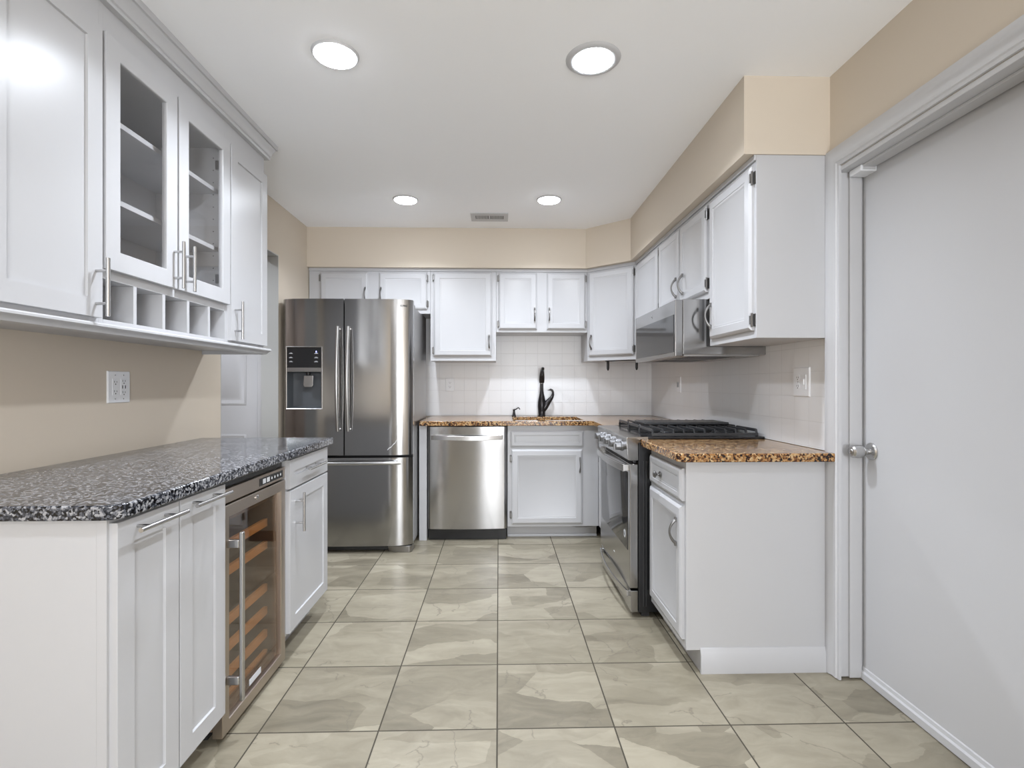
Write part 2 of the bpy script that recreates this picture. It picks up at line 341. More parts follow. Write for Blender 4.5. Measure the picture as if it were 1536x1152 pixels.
# downlights
def downlight(x, y, r, label, ringed=False, lens='lens'):
    t = root('recessed_light', label, 'ceiling light', (x, y, ZC), 0, 'recessed ceiling downlights')
    if ringed:
        prof = [(0.076,0.0),(0.078,0.007),(0.086,0.009),(0.100,0.006),(0.107,0.0)]
    else:
        prof = [(r,0.0),(r+0.001,0.0085),(r+0.005,0.0085),(r+0.011,0.0)]
    mb = MB(); n = 48; base = 0
    for rr, h in prof:
        for k in range(n): mb.v.append((x+rr*math.cos(2*PI*k/n), y+rr*math.sin(2*PI*k/n), ZC-h))
    for i in range(len(prof)-1):
        for k in range(n): mb.f.append((i*n+k, i*n+(k+1)%n, (i+1)*n+(k+1)%n, (i+1)*n+k))
    part('trim_ring', mb, M['trimwhite'], t)
    part('lens', MB().lathe([(r,0.0),(r,0.008),(r*0.96,0.0115),(r*0.8,0.014),(r*0.4,0.0158),(0.001,0.0162)], (x,y,ZC), '-z', 48), M[lens], t)
    d = bpy.data.lights.new('downlight_beam', 'AREA'); d.shape = 'DISK'; d.size = 0.13; d.spread = math.radians(138)
    d.energy = LAMP_WATTS*(0.45 if lens == 'lens_fill' else 0.78 if y > 3 else 1.0); d.color = LAMP_COLOR
    o = bpy.data.objects.new('downlight_beam', d); C.objects.link(o); o.parent = t; o.location = (0, 0, -0.018)
downlight(-0.63, 1.993, 0.078, 'lit round ceiling downlight nearest the upper left glass cabinets')
downlight(0.369, 1.998, 0.074, 'lit ceiling downlight with a wide shadowed trim ring, in front of the door side', True)
downlight(-0.642, 3.543, 0.075, 'lit round ceiling downlight above the refrigerator, left of the air vent')
downlight(0.345, 3.518, 0.075, 'lit round ceiling downlight right of the air vent, before the sink')
# added unseen fill lights, in the hall and behind the camera
downlight(-2.15, 2.95, 0.075, 'added unseen downlight brightening the hall beyond the left opening')
for bx in (-0.63, 0.37):
    for by in (0.45, -1.15): downlight(bx, by, 0.075, 'added unseen fill downlight on the ceiling behind the camera', lens='lens_fill')
# air vent
t = root('air_vent', 'small white slotted air vent in the ceiling near the back wall', 'vent', (-0.071, 3.895, ZC))
x0, x1, y0, y1 = -0.212, 0.070, 3.805, 3.99
xm = (x0+x1)/2
fr = MB().cells([x0,x0+0.035,xm-0.007,xm+0.007,x1-0.035,x1], [y0,y0+0.05,y1-0.05,y1], lambda i, j: not (j == 1 and i in (1, 3)), ZC-0.006, ZC-0.0005)
part('frame', fr, M['trimwhite'], t)
part('duct_opening', MB().box(x0+0.03, x1-0.03, y0+0.04, y1-0.04, ZC-0.0018, ZC-0.0008), M['slot'], t)
nsl = 11
for h in range(2):
    a = x0+0.035 if h == 0 else xm+0.007; b_ = xm-0.007 if h == 0 else x1-0.035
    for k in range(1, nsl):
        xx = a+(b_-a)*k/nsl
        part('slat', MB().box(xx-0.0024, xx+0.0024, y0+0.05, y1-0.05, ZC-0.0055, ZC-0.0018), M['trimwhite'], t)
# ------------------------------------------------------------------ right door
cas = MB()
prof = [(0, 0.0), (0, 0.017), (0.012, 0.021), (0.028, 0.021), (0.040, 0.014), (0.062, 0.014), (0.066, 0.010), (0.078, 0.010), (0.078, 0.0)]   # (from outer edge, out of wall)
def casing(y_out, y_in_dir):   # vertical leg
    return [(XR-h, y_out+y_in_dir*w) for w, h in prof]
zt = 2.142
# mitred casing: leg at far side and head
lv = [(w, h) for w, h in prof]; n = len(lv); vs = []
for w, h in lv: vs.append((XR-h, 2.095-w, 0.004))
for w, h in lv: vs.append((XR-h, 2.095-w, zt-w))
for w, h in lv: vs.append((XR-h, 1.04+w, zt-w))
for w, h in lv: vs.append((XR-h, 1.04+w, 0.004))
fs = []
for r_ in range(3):
    for k in range(n): fs.append((r_*n+k, r_*n+(k+1)%n, (r_+1)*n+(k+1)%n, (r_+1)*n+k))
fs.append(tuple(range(n))); fs.append(tuple(range(4*n-1,3*n-1,-1)))
cas.add(vs, fs); struct('trim_3', cas, M['trimwhite'])
jb = MB(); jy = 2.037; jn = 1.118; jz = 2.043; xi = XR-0.003; xo = XR+0.125
jb.box(xi, xo, jy, jy+0.018, 0.006, jz+0.018); jb.box(xi, xo, jn-0.018, jn, 0.006, jz+0.018); jb.box(xi, xo, jn, jy, jz, jz+0.018)
jb.box(XR+0.042, XR+0.092, jy-0.010, jy, 0.006, jz); jb.box(XR+0.042, XR+0.092, jn, jn+0.010, 0.006, jz); jb.box(XR+0.042, XR+0.092, jn+0.01, jy-0.010, jz-0.010, jz)
struct('trim_4', jb, M['trimwhite'], 0.002)
dr = struct('door_2', MB().box(XR+0.100, XR+0.140, jn+0.003, jy-0.004, 0.012, jz-0.003), M['trimwhite'], 0.002, 'flush white door in the right wall with a silver knob')
ky, kz, kx = 1.985, 0.923, XR+0.100
kb = part('door_knob', MB().lathe([(0.012,0.0),(0.012,0.030),(0.019,0.034),(0.0255,0.045),(0.0265,0.058),(0.0245,0.078),(0.018,0.084),(0.0105,0.084),(0.0105,0.087),(0.001,0.088)], (kx,ky,kz), 'x', 28), M['chrome'], dr)
part('rosette', MB().lathe([(0.034,0.0),(0.034,0.004),(0.030,0.009),(0.018,0.012),(0.013,0.014),(0.001,0.014)], (kx,ky,kz), 'x', 28), M['chrome'], dr)
part('door_sweep', MB().prism_y([(kx+0.001,0.004),(kx-0.012,0.004),(kx-0.012,0.030),(kx-0.006,0.036),(kx-0.004,0.048),(kx+0.001,0.052)], jn+0.004, jy-0.005), M['trimwhite'], dr)
sn = root('door_sensor', 'small white rounded alarm contact at the top corner of the white door', 'sensor', (1.43, 1.995, 2.05))
part('sensor_body', MB().box(1.405, 1.47, 1.955, 2.022, 2.018, 2.0425), M['plate'], sn, 0.004, 3)
part('sensor_cover', MB().box(1.413, 1.463, 1.953, 1.957, 2.023, 2.038), M['trimwhite'], sn, 0.001)
# ------------------------------------------------------------------ backsplash
tag(link_mesh('tile_backsplash', MB().box(-0.85, XR-0.008, YB-0.008, YB-0.0005, 0.911, 1.765), M['splash_back']), 'glossy white square tile backsplash on the back wall behind the faucet', 'backsplash')
tag(link_mesh('tile_backsplash', MB().box(XR-0.008, XR-0.0005, 2.103, YB-0.008, 0.911, 1.62), M['splash_right']), 'glossy white square tile backsplash on the right wall behind the gas range', 'backsplash')
# ------------------------------------------------------------------ cabinets
T = 0.019
RAISED = [(0,0),(0,-0.010),(0.004,-0.014),(0.010,-0.017),(0.013,-T),(0.047,-T),(0.050,-0.0165),(0.053,-0.0165),(0.060,-0.0125),(0.064,-0.011)]
DRAWER = [(0,0),(0,-0.010),(0.004,-0.014),(0.010,-0.017),(0.013,-T),(0.030,-T),(0.032,-0.0165),(0.036,-0.0165),(0.040,-0.014)]
SHAKER = [(0,0),(0,-T+0.001),(0.001,-T),(0.057,-T),(0.0585,-0.012)]
def rings_door(mb, d):
    st = d.get('style', 'raised'); r = {'raised':RAISED, 'drawer':DRAWER, 'shaker':SHAKER}[st]
    rr = []
    for ins, y in r: rr.append((min(ins, min(d['x1']-d['x0'], d['z1']-d['z0'])/2-0.01), y))
    return mb.rings(d['x0'], d['x1'], d['z0'], d['z1'], rr)
def arch_pull(x, z0, z1, y=-T):
    pts = []; rs = []
    for i in range(13):
        a = i/12; pts.append((x, y-0.006-0.024*math.sin(PI*a)**0.8, z0+0.006+(z1-z0-0.012)*a)); rs.append(0.0042+0.0025*abs(math.cos(PI*a))**3)
    mb = MB().tube(pts, rs, 10)
    for z in (z0+0.003, z1-0.003): mb.box(x-0.006, x+0.006, y-0.009, y+0.0005, z-0.009, z+0.009)
    return mb
def bar_pull(p0, p1, y=-T, r=0.006, out=0.036):   # p0,p1 = (x,z)
    a = Vector((p0[0], y-out, p0[1])); b = Vector((p1[0], y-out, p1[1]))
    mb = MB().tube([a, b], r, 16); d = b-a
    for f in (0.22, 0.78):
        q = a+d*f; mb.tube([q, (q.x, y+0.0005, q.z)], r*0.75, 12)
    return mb
def hinge_mb(x, z, s):      # s=+1: hinge barrel to the right of the door edge
    mb = MB().box(min(x, x+s*0.014), max(x, x+s*0.014), -0.004, 0.0, z-0.026, z+0.026)
    mb.tube([(x+s*0.002, -0.011, z-0.029), (x+s*0.002, -0.011, z+0.029)], 0.0048, 10)
    mb.box(x-0.004, x+0.004, -T-0.001, -0.006, z-0.018, z+0.018)
    return mb
def add_door(t, d, kind='door'):
    m = M['white']
    o = part(kind, rings_door(MB(), d), m, t)
    h = d.get('handle')
    if h:
        if h[0] == 'arch': part('handle', arch_pull(h[1], h[2], h[3]), M['pewter'], o)
        elif h[0] == 'bar': part('handle', bar_pull(h[1], h[2]), M['chrome'], o)
        elif h[0] == 'knob':
            part('knob', MB().lathe([(0.014,0.0),(0.013,0.003),(0.006,0.005),(0.005,0.014),(0.009,0.018),(0.0155,0.022),(0.016,0.026),(0.011,0.031),(0.001,0.032)], (h[1],-T+0.0005,h[2]), 'y', 20), M['pewter'], o)
    for s_, zz in d.get('hinges', []):
        x = d['x1'] if s_ > 0 else d['x0']
        part('hinge', hinge_mb(x, zz, s_), M['pewter'], o)
    return o
def top_rail(t, w, x0=0):
    part('top_rail', MB().box(x0, x0+w, -0.010, 0.0, ZS-0.024, ZS-0.0005), M['white'], t, 0.002)
# back wall uppers: local x=0 at X0
def back_upper(X0, X1, z0, label, doors):
    t = root('wall_cabinet', label, 'cabinet', (X0, 4.22, z0), 0.0, 'white wall cabinets round the range and sink')
    OFF[t.name] = Vector((0, 0, z0))
    w = X1-X0
    part('carcass', MB().box(0.0005, w-0.0005, 0, YB-0.009-4.22, z0, ZS-0.0005), M['white'], t, 0.0015)
    top_rail(t, w)
    for d in doors:
        d = dict(d); d['x0'] -= X0; d['x1'] -= X0
        if 'handle' in d: h = d['handle']; d['handle'] = (h[0], h[1]-X0, h[2], h[3])
        add_door(t, d)
    return t
back_upper(-1.546, -0.561, 1.767, 'short white two-door wall cabinet above the stainless refrigerator', [
    dict(x0=-1.453,x1=-1.069,z0=1.80,z1=2.10,handle=('arch',-1.088,1.862,1.972),hinges=[(-1,2.055),(-1,1.845)]),
    dict(x0=-0.977,x1=-0.588,z0=1.80,z1=2.10,handle=('arch',-0.960,1.862,1.972),hinges=[(1,2.055),(1,1.845)])])
back_upper(-0.561, -0.022, 1.38, 'tall white single-door wall cabinet right of the refrigerator', [
    dict(x0=-0.533,x1=-0.059,z0=1.417,z1=2.103,handle=('arch',-0.080,1.478,1.588),hinges=[(-1,2.058),(-1,1.465)])])
back_upper(-0.022, 0.730, 1.616, 'short white two-door wall cabinet above the sink faucet', [
    dict(x0=-0.001,x1=0.313,z0=1.638,z1=2.103,handle=('arch',0.294,1.702,1.812),hinges=[(-1,2.058),(-1,1.683)]),
    dict(x0=0.394,x1=0.713,z0=1.638,z1=2.103,handle=('arch',0.414,1.702,1.812),hinges=[(1,2.058),(1,1.683)])])
# diagonal corner cabinet
A = Vector((0.732, 4.22)); B = Vector((1.063, 3.935)); ang = math.atan2(B.y-A.y, B.x-A.x); wd = (B-A).length
t = root('corner_wall_cabinet', 'white angled corner wall cabinet left of the microwave', 'cabinet', (A.x, A.y, 1.38), ang, 'white wall cabinets round the range and sink')
ca, sa = math.cos(-ang), math.sin(-ang)
loc = lambda X, Y: ((X-A.x)*ca-(Y-A.y)*sa, (X-A.x)*sa+(Y-A.y)*ca)
part('carcass', MB().prism([loc(*A), loc(*B), loc(XR-0.009, 3.935), loc(XR-0.009, YB-0.009), loc(0.732, YB-0.009)], 1.38, ZS-0.0005), M['white'], t, 0.0015)
part('top_rail', MB().box(0.004, wd-0.004, -0.010, 0.0, ZS-0.024, ZS-0.0005), M['white'], t, 0.002)
add_door(t, dict(x0=0.018,x1=wd-0.020,z0=1.417,z1=2.103,handle=('arch',0.048,1.475,1.585),hinges=[(1,2.058),(1,1.465)]))
# towel holder under it
n_ = Vector((-(B.y-A.y), B.x-A.x)).normalized(); dirv = (B-A)/wd
t = root('paper_towel_holder', 'black two-armed paper towel holder under the angled corner cabinet', 'holder', (A.x, A.y, 1.30), ang)
part('bracket', MB().box(0.15, wd-0.005, 0.028, 0.052, 1.374, 1.3799), M['rubber'], t)
for xx in (0.168, wd-0.018):
    part('arm', MB().prism_x([(0.026,1.374),(0.054,1.374),(0.052,1.315),(0.040,1.298),(0.028,1.315)], xx-0.006, xx+0.006), M['rubber'], t, 0.002)
# right wall uppers, local x = Yfar - Y
XF = 1.063
def right_upper(Y1, Y0, z0, label, doors):
    t = root('wall_cabinet', label, 'cabinet', (XF, Y1, z0), -PI/2, 'white wall cabinets round the range and sink')
    w = Y1-Y0
    part('carcass', MB().box(0.0005, w-0.0005, 0, XR-0.009-XF, z0, ZS-0.0005), M['white'], t, 0.0015)
    top_rail(t, w)
    for d in doors:
        d = dict(d); a, b = Y1-d['x1'], Y1-d['x0']; d['x0'], d['x1'] = a, b
        if 'handle' in d: h = d['handle']; d['handle'] = (h[0], Y1-h[1], h[2], h[3])
        add_door(t, d)
    return t
right_upper(3.934, 3.350, 1.38, 'white single-door wall cabinet between the angled corner cabinet and the microwave cabinet', [dict(x0=3.372,x1=3.905,z0=1.412,z1=2.095)])
right_upper(3.350, 2.556, 1.622, 'short white two-door wall cabinet directly above the microwave', [
    dict(x0=2.962,x1=3.335,z0=1.655,z1=2.095,handle=('arch',2.995,1.70,1.81),hinges=[(-1,2.05),(-1,1.70)]),
    dict(x0=2.572,x1=2.945,z0=1.655,z1=2.095,handle=('arch',2.885,1.70,1.81),hinges=[(1,2.05),(1,1.70)])])
right_upper(2.556, 2.090, 1.38, 'tall white end wall cabinet nearest the white door, right of the microwave', [
    dict(x0=2.108,x1=2.528,z0=1.412,z1=2.095,handle=('arch',2.497,1.468,1.582),hinges=[(1,2.045),(1,1.455)])])
# ------------------------------------------------------------------ base cabinets
# sink base (back wall)
t = root('sink_base_cabinet', 'white base cabinet under the sink, right of the dishwasher', 'cabinet', (0.066, 3.93, 0), 0); OFF[t.name] = Vector((0,0,0)); X0 = 0.066
part('carcass', MB().box(0, 0.700, 0, 0.02, 0.097, 0.8735).box(0, 0.700, 0.02, 0.60, 0.097, 0.60), M['white'], t, 0.0015)
part('toe_kick', MB().box(0, 0.700, 0.075, 0.090, 0.0, 0.097), M['white'], t)
part('toe_moulding', MB().box(0, 0.700, 0.062, 0.075, 0.0, 0.020), M['white'], t, 0.004)
add_door(t, dict(x0=0.070-X0+0.018,x1=0.649-X0,z0=0.708,z1=0.832,style='drawer'), 'false_drawer')
add_door(t, dict(x0=0.095-X0,x1=0.641-X0,z0=0.118,z1=0.690,handle=('arch',0.620-X0,0.515,0.625),hinges=[(-1,0.62),(-1,0.19)]))
part('toe_vent', MB().prism_y([(0.47,0.094),(0.70,0.097),(0.70,0.080),(0.62,0.068),(0.54,0.068),(0.49,0.078)], 0.0725, 0.0745), M['pewter'], t)
# right base far piece (between range and corner)
t = root('corner_base_cabinet', 'narrow white corner base cabinet front between sink cabinet and gas range', 'cabinet', (0.770, 3.91, 0), -PI/2)
part('carcass', MB().box(-0.56, 0.555, 0, 0.57, 0.097, 0.8735), M['white'], t, 0.0015)
part('toe_kick', MB().box(-0.56, 0.555, 0.075, 0.57, 0.0, 0.0965), M['white'], t)
add_door(t, dict(x0=0.06,x1=0.53,z0=0.708,z1=0.832,style='drawer'), 'drawer')
add_door(t, dict(x0=0.06,x1=0.53,z0=0.118,z1=0.690,hinges=[(-1,0.62)]))
# right base near cabinet
Y1 = 2.572; Y0 = 2.09
t = root('base_cabinet', 'white base cabinet with one drawer and one door, nearest the white door', 'cabinet', (0.770, Y1, 0), -PI/2)
w = Y1-Y0
XW = XR-0.001-0.770
part('carcass', MB().prism_x([(0,0.093),(0.060,0.093),(0.060,0.0),(XW,0.0),(XW,0.8735),(0,0.8735)], 0, w), M['white'], t, 0.0015)
part('base_moulding', MB().prism_y([(w+0.0002,0.0),(w+0.011,0.0),(w+0.011,0.080),(w+0.007,0.088),(w+0.006,0.096),(w+0.003,0.103),(w+0.0002,0.103)], 0.058, XW-0.001), M['white'], t)
add_door(t, dict(x0=Y1-2.548,x1=Y1-2.108,z0=0.703,z1=0.838,style='drawer',handle=('knob',Y1-2.375,0.768)), 'drawer')
add_door(t, dict(x0=Y1-2.548,x1=Y1-2.108,z0=0.130,z1=0.682,handle=('arch',Y1-2.150,0.512,0.620)))
# filler panel left of dishwasher
tag(link_mesh('cabinet_end_panel', MB().box(-0.606, -0.548, 3.912, 4.54, 0, 0.8735), M['white'], None, 0.002), 'white end panel between the refrigerator and the dishwasher', 'panel')
# ------------------------------------------------------------------ gold granite counters
xs = [-0.600, 0.115, 0.665, 0.718, XR-0.009]; ys = [3.345, 3.875, 3.99, 4.395, YB-0.009]
cb = MB().cells(xs, ys, lambda i, j: not (j == 0 and i < 3) and not (i == 1 and j == 2), 0.874, 0.909)
tag(link_mesh('countertop', cb, M['granite_gold'], None, 0.004), 'golden brown granite countertop along the back wall with a sink cutout', 'countertop', 'golden brown granite worktops')
cn = MB().prism([(0.745,2.035),(XR-0.001,2.035),(XR-0.001,2.5735),(0.718,2.5735),(0.718,2.060)], 0.874, 0.909)
tag(link_mesh('countertop', cn, M['granite_gold'], None, 0.005), 'golden brown granite countertop on the base cabinet beside the white door', 'countertop', 'golden brown granite worktops')
# sink
t = root('kitchen_sink', 'white undermount sink basin set below the back countertop cutout', 'sink', (0.39, 4.19, 0.68))
sk = MB(); a0,a1,b0,b1 = 0.10,0.68,3.975,4.41
vs = []
for (i, z) in ((0.0,0.8735),(0.018,0.8735),(0.024,0.70),(0.06,0.685)): vs += [(a0+i,b0+i,z),(a1-i,b0+i,z),(a1-i,b1-i,z),(a0+i,b1-i,z)]
fs = [(r*4+k, r*4+(k+1)%4, (r+1)*4+(k+1)%4, (r+1)*4+k) for r in range(3) for k in range(4)]+[(12,13,14,15)]
vs += [(a0,b0,0.68),(a1,b0,0.68),(a1,b1,0.68),(a0,b1,0.68)]; fs += [(16+k,16+(k+1)%4,(k+1)%4,k) for k in range(4)]+[(19,18,17,16)]
sk.add(vs, fs); part('basin', sk, M['sink'], t)
part('drain', MB().lathe([(0.045,0.0),(0.045,0.003),(0.03,0.004),(0.001,0.002)], (0.39,4.22,0.6855)), M['chrome'], t)
# faucet
FX, FY, FZ = 0.374, 4.462, 0.909
t = root('kitchen_faucet', 'dark bronze pull-out faucet with curled side handle behind the sink', 'faucet', (FX, FY, FZ))
part('faucet_body', MB().lathe([(0.031,0.0),(0.032,0.008),(0.030,0.012),(0.033,0.05),(0.0355,0.09),(0.034,0.125),(0.027,0.165),(0.0185,0.20),(0.0145,0.225),(0.0140,0.275),(0.0145,0.29)], (FX,FY,FZ)), M['bronze'], t)
part('collar', MB().lathe([(0.0150,0.285),(0.0165,0.287),(0.0165,0.294),(0.0150,0.296)], (FX,FY,FZ)), M['chrome'], t)
hp = [(FX,FY,FZ+0.292),(FX,FY-0.004,FZ+0.315),(FX,FY-0.014,FZ+0.345),(FX,FY-0.032,FZ+0.375),(FX,FY-0.056,FZ+0.398),(FX,FY-0.085,FZ+0.412),(FX,FY-0.115,FZ+0.413),(FX,FY-0.128,FZ+0.409)]
part('spray_head', MB().tube(hp, [0.0215,0.024,0.0235,0.020,0.0165,0.0145,0.013,0.011], 18), M['bronze'], t)
hh = [(0.010,0,0.055),(0.030,0,0.085),(0.048,0,0.115),(0.068,0,0.140),(0.088,0,0.165),(0.098,0,0.190),(0.098,0,0.212),(0.090,0,0.228),(0.077,0,0.233),(0.064,0,0.229),(0.052,0,0.2275)]
part('lever_handle', MB().tube([(FX+a, FY+b, FZ+c) for a,b,c in hh], [0.026,0.028,0.026,0.021,0.0155,0.0115,0.0095,0.009,0.0095,0.0045,0.0015], 14), M['bronze'], t)
SX = 0.132
t = root('soap_dispenser', 'small black bronze soap pump at the left back of the sink', 'soap dispenser', (SX, FY, FZ))
part('pump_base', MB().lathe([(0.020,0.0),(0.020,0.004),(0.014,0.012),(0.011,0.03),(0.009,0.048),(0.011,0.056),(0.011,0.061),(0.004,0.063)], (SX,FY,FZ), 'z', 18), M['bronze'], t)
part('spout', MB().tube([(SX,FY,FZ+0.058),(SX+0.018,FY-0.01,FZ+0.062),(SX+0.032,FY-0.02,FZ+0.075),(SX+0.040,FY-0.026,FZ+0.076),(SX+0.050,FY-0.034,FZ+0.062)], [0.0055,0.005,0.0045,0.0045,0.004], 10), M['bronze'], t)
# ------------------------------------------------------------------ outlets  (local: x right, y=0 wall, front -y)
def plate(t, w, h, zc, x0=0):
    return part('cover_plate', MB().rings(x0-w/2, x0+w/2, zc-h/2, zc+h/2, [(0,0),(0,-0.003),(0.003,-0.006)]), M['plate'], t)
def duplex(t, x, zc, decora=True, usb=False):
    if decora: b = part('receptacle', MB().box(x-0.0165, x+0.0165, -0.0078, -0.005, zc-0.033, zc+0.033), M['plate'], t, 0.001)
    else: b = part('receptacle', MB().lathe([(0.016,0.005),(0.016,0.0078),(0.001,0.0078)], (x,0,zc+0.019), 'y', 20).lathe([(0.016,0.005),(0.016,0.0078),(0.001,0.0078)], (x,0,zc-0.019), 'y', 20), M['plate'], t)
    k = 0.019 if not usb else 0.023
    for dz in (k, -k):
        s_ = MB(); s_.box(x-0.0075, x-0.0052, -0.0082, -0.0078, zc+dz-0.002, zc+dz+0.006); s_.box(x+0.0052, x+0.0075, -0.0082, -0.0078, zc+dz-0.002, zc+dz+0.005)
        s_.box(x-0.0025, x+0.0025, -0.0082, -0.0078, zc+dz-0.010, zc+dz-0.0055)
        part('socket', s_, M['slot'], b)
    if usb:
        s_ = MB(); s_.box(x-0.010, x-0.0055, -0.0082, -0.0078, zc-0.0065, zc+0.0065); s_.box(x+0.0055, x+0.010, -0.0082, -0.0078, zc-0.0065, zc+0.0065)
        part('usb_ports', s_, M['slot'], b)
def screws(t, pts):
    for x, z in pts: part('screw', MB().lathe([(0.003,0.006),(0.003,0.0066),(0.001,0.0068)], (x,0,z), 'y', 10), M['chrome'], t)
t = root('wall_outlet', 'white double-gang outlet with two USB ports on the tan wall above the grey granite', 'outlet', (XL, 2.127, 1.113), PI/2)
plate(t, 0.122, 0.128, 1.177); duplex(t, -0.023, 1.177); duplex(t, 0.023, 1.177, True, True); screws(t, [(-0.023,1.225),(0.023,1.225),(-0.023,1.129),(0.023,1.129)])
t = root('wall_outlet', 'white duplex outlet on the back tiles above the dishwasher', 'outlet', (-0.431, YB-0.008, 1.126)); OFF[t.name] = Vector((0,0,1.126))
plate(t, 0.078, 0.118, 1.185); duplex(t, 0, 1.185, False); screws(t, [(0,1.185)])
t = root('wall_outlet', 'white outlet and rocker switch plate on the right tiles beside the door casing', 'outlet', (XR-0.008, 2.268, 1.133), -PI/2)
plate(t, 0.122, 0.130, 1.198); duplex(t, -0.023, 1.198, False); sw = part('rocker_switch', MB().box(0.023-0.016, 0.023+0.016, -0.0082, -0.005, 1.198-0.033, 1.198+0.033), M['plate'], t, 0.001)
part('toggle', MB().box(0.018, 0.028, -0.012, -0.008, 1.186, 1.212), M['plate'], sw, 0.001); screws(t, [(-0.023,1.198)])
t = root('light_switch', 'narrow white single switch plate on the right tiles behind the range', 'switch', (XR-0.008, 3.838, 1.125), -PI/2)
plate(t, 0.072, 0.118, 1.186); part('toggle', MB().box(-0.006, 0.006, -0.016, -0.005, 1.165, 1.205), M['pewter'], t, 0.001)
# ------------------------------------------------------------------ refrigerator
FL, FR = -1.525, -0.612; FC = (FL+FR)/2
fy = lambda x: 3.618+0.008*((x-FC)/((FR-FL)/2))**2 + 0.030*max(0, (abs(x-FC)/((FR-FL)/2)-0.66)/0.34)**2 + 0.016*max(0, (abs(x-FC)/((FR-FL)/2)-0.95)/0.05)**2
t = root('refrigerator', 'stainless steel french-door refrigerator with ice and water dispenser', 'refrigerator', (FC, 3.95, 0))
part('case', MB().box(FL+0.004, FR-0.004, 3.742, 4.36, 0.045, 1.748), M['steeldark'], t, 0.004)
part('gasket', MB().box(FL+0.012, FR-0.012, 3.722, 3.742, 0.08, 1.77), M['rubber'], t)
split = -1.083; DX0, DX1, DZ0, DZ1 = -1.482, -1.240, 1.018, 1.448
xsl = [FL+(split-0.004-FL)*i/30 for i in range(31)]
# left door with a recess for the dispenser: front skin built in cells
def skin(x0, x1, z0, z1, hole=None, yb=3.72):
    n = 28; xs_ = [x0+(x1-x0)*i/n for i in range(n+1)]; zs_ = [z0, z1]
    if hole: xs_ = sorted(set([x for x in xs_ if abs(x-hole[0]) > 0.006 and abs(x-hole[1]) > 0.006]+[hole[0], hole[1]])); zs_ = [z0, hole[2], hole[3], z1]
    mb = MB(); nx = len(xs_); nz = len(zs_)
    for z in zs_:
        for x in xs_: mb.v.append((x, fy(x), z))
    for z in zs_:
        for x in xs_: mb.v.append((x, yb, z))
    B_ = nx*nz
    inh = lambda i, j: hole and hole[0]-1e-6 <= xs_[i] < hole[1]-1e-6 and j == 1
    for j in range(nz-1):
        for i in range(nx-1):
            if inh(i, j): continue
            a = j*nx+i; mb.f.append((a, a+1, a+1+nx, a+nx)); mb.f.append((B_+a, B_+a+nx, B_+a+1+nx, B_+a+1))
            if i == 0 or inh(i-1, j): mb.f.append((a, a+nx, B_+a+nx, B_+a))
            if i == nx-2 or inh(i+1, j): mb.f.append((a+1, B_+a+1, B_+a+1+nx, a+1+nx))
            if j == 0 or inh(i, j-1): mb.f.append((a, B_+a, B_+a+1, a+1))
            if j == nz-2 or inh(i, j+1): mb.f.append((a+nx, a+1+nx, B_+a+1+nx, B_+a+nx))
    return mb
ld = part('fridge_door', skin(FL, split-0.004, 0.690, 1.787, (DX0, DX1, DZ0, DZ1)), M['steel'], t)
rd = part('fridge_door', skin(split+0.004, FR, 0.690, 1.787), M['steel'], t)
fd = part('freezer_drawer', skin(FL, FR, 0.052, 0.672), M['steel'], t)
for sx, o in ((split-0.036, ld), (split+0.036, rd)):
    pts = [(sx, fy(sx)-0.028-0.030*math.sin(PI*i/12), 0.862+0.728*i/12) for i in range(13)]
    mb = MB().tube(pts, 0.0125, 14)
    for z in (0.875, 1.577): mb.tube([(sx, fy(sx)-0.030, z), (sx, fy(sx)+0.001, z)], 0.009, 12)
    part('handle', mb, M['chrome'], o)
pts = [(-1.42+0.735*i/14, fy(-1.42+0.735*i/14)-0.034-0.012*math.sin(PI*i/14), 0.640) for i in range(15)]
mb = MB().tube(pts, 0.0125, 14)
for x in (-1.40, -0.705): mb.tube([(x, fy(x)-0.034, 0.640), (x, fy(x)+0.001, 0.640)], 0.010, 12)
part('handle', mb, M['chrome'], fd)
# dispenser
M['disp'] = mat('dispenser_recess_grey', (0.085, 0.092, 0.10), 0.28)
yf = fy(-1.36)-0.002
dp = part('dispenser', MB().rings(DX0+0.001, DX1-0.001, DZ0+0.001, 1.280, [(0.0,yf+0.002),(0.006,yf+0.03),(0.014,yf+0.080)], back=False), M['disp'], ld)
part('bezel', MB().rings(DX0-0.005, DX1+0.005, DZ0-0.005, DZ1+0.005, [(0.0,yf+0.012),(0.0,yf-0.001),(0.003,yf-0.003),(0.0065,yf-0.001),(0.0065,yf+0.012)], cap=False, closed=True), M['chrome'], dp)
part('control_panel', MB().box(DX0+0.003, DX1-0.003, yf-0.0005, yf+0.012, 1.304, DZ1-0.003), M['black'], dp)
part('trim_strip', MB().box(DX0+0.003, DX1-0.003, yf-0.0015, yf+0.012, 1.276, 1.304), M['steeldark'], dp)
ic = MB()
for x in (-1.452, -1.277):
    for z in (1.405, 1.375, 1.347):
        ic.box(x-0.013, x+0.013, yf-0.0012, yf-0.0004, z-0.0035, z-0.0015); ic.box(x-0.008, x+0.008, yf-0.0012, yf-0.0004, z+0.0010, z+0.0035)
part('panel_icons', ic, M['ink2'], dp)
part('indicator_light', MB().add([(-1.281,yf-0.0012,1.413),(-1.272,yf-0.0012,1.413),(-1.2765,yf-0.0012,1.423)], [(0,1,2)]), M['led'], dp)
pd = MB(); xc = -1.345
pd.prism_y([(xc-0.030,1.250),(xc-0.034,1.180),(xc-0.026,1.168),(xc+0.026,1.168),(xc+0.034,1.180),(xc+0.036,1.250)], yf+0.030, yf+0.040)
part('lever', pd, M['chrome'], dp, 0.003)
part('nozzle', MB().lathe([(0.016,0.0),(0.014,0.02),(0.008,0.024)], (xc,yf+0.035,1.272), '-z', 16), M['black'], dp)
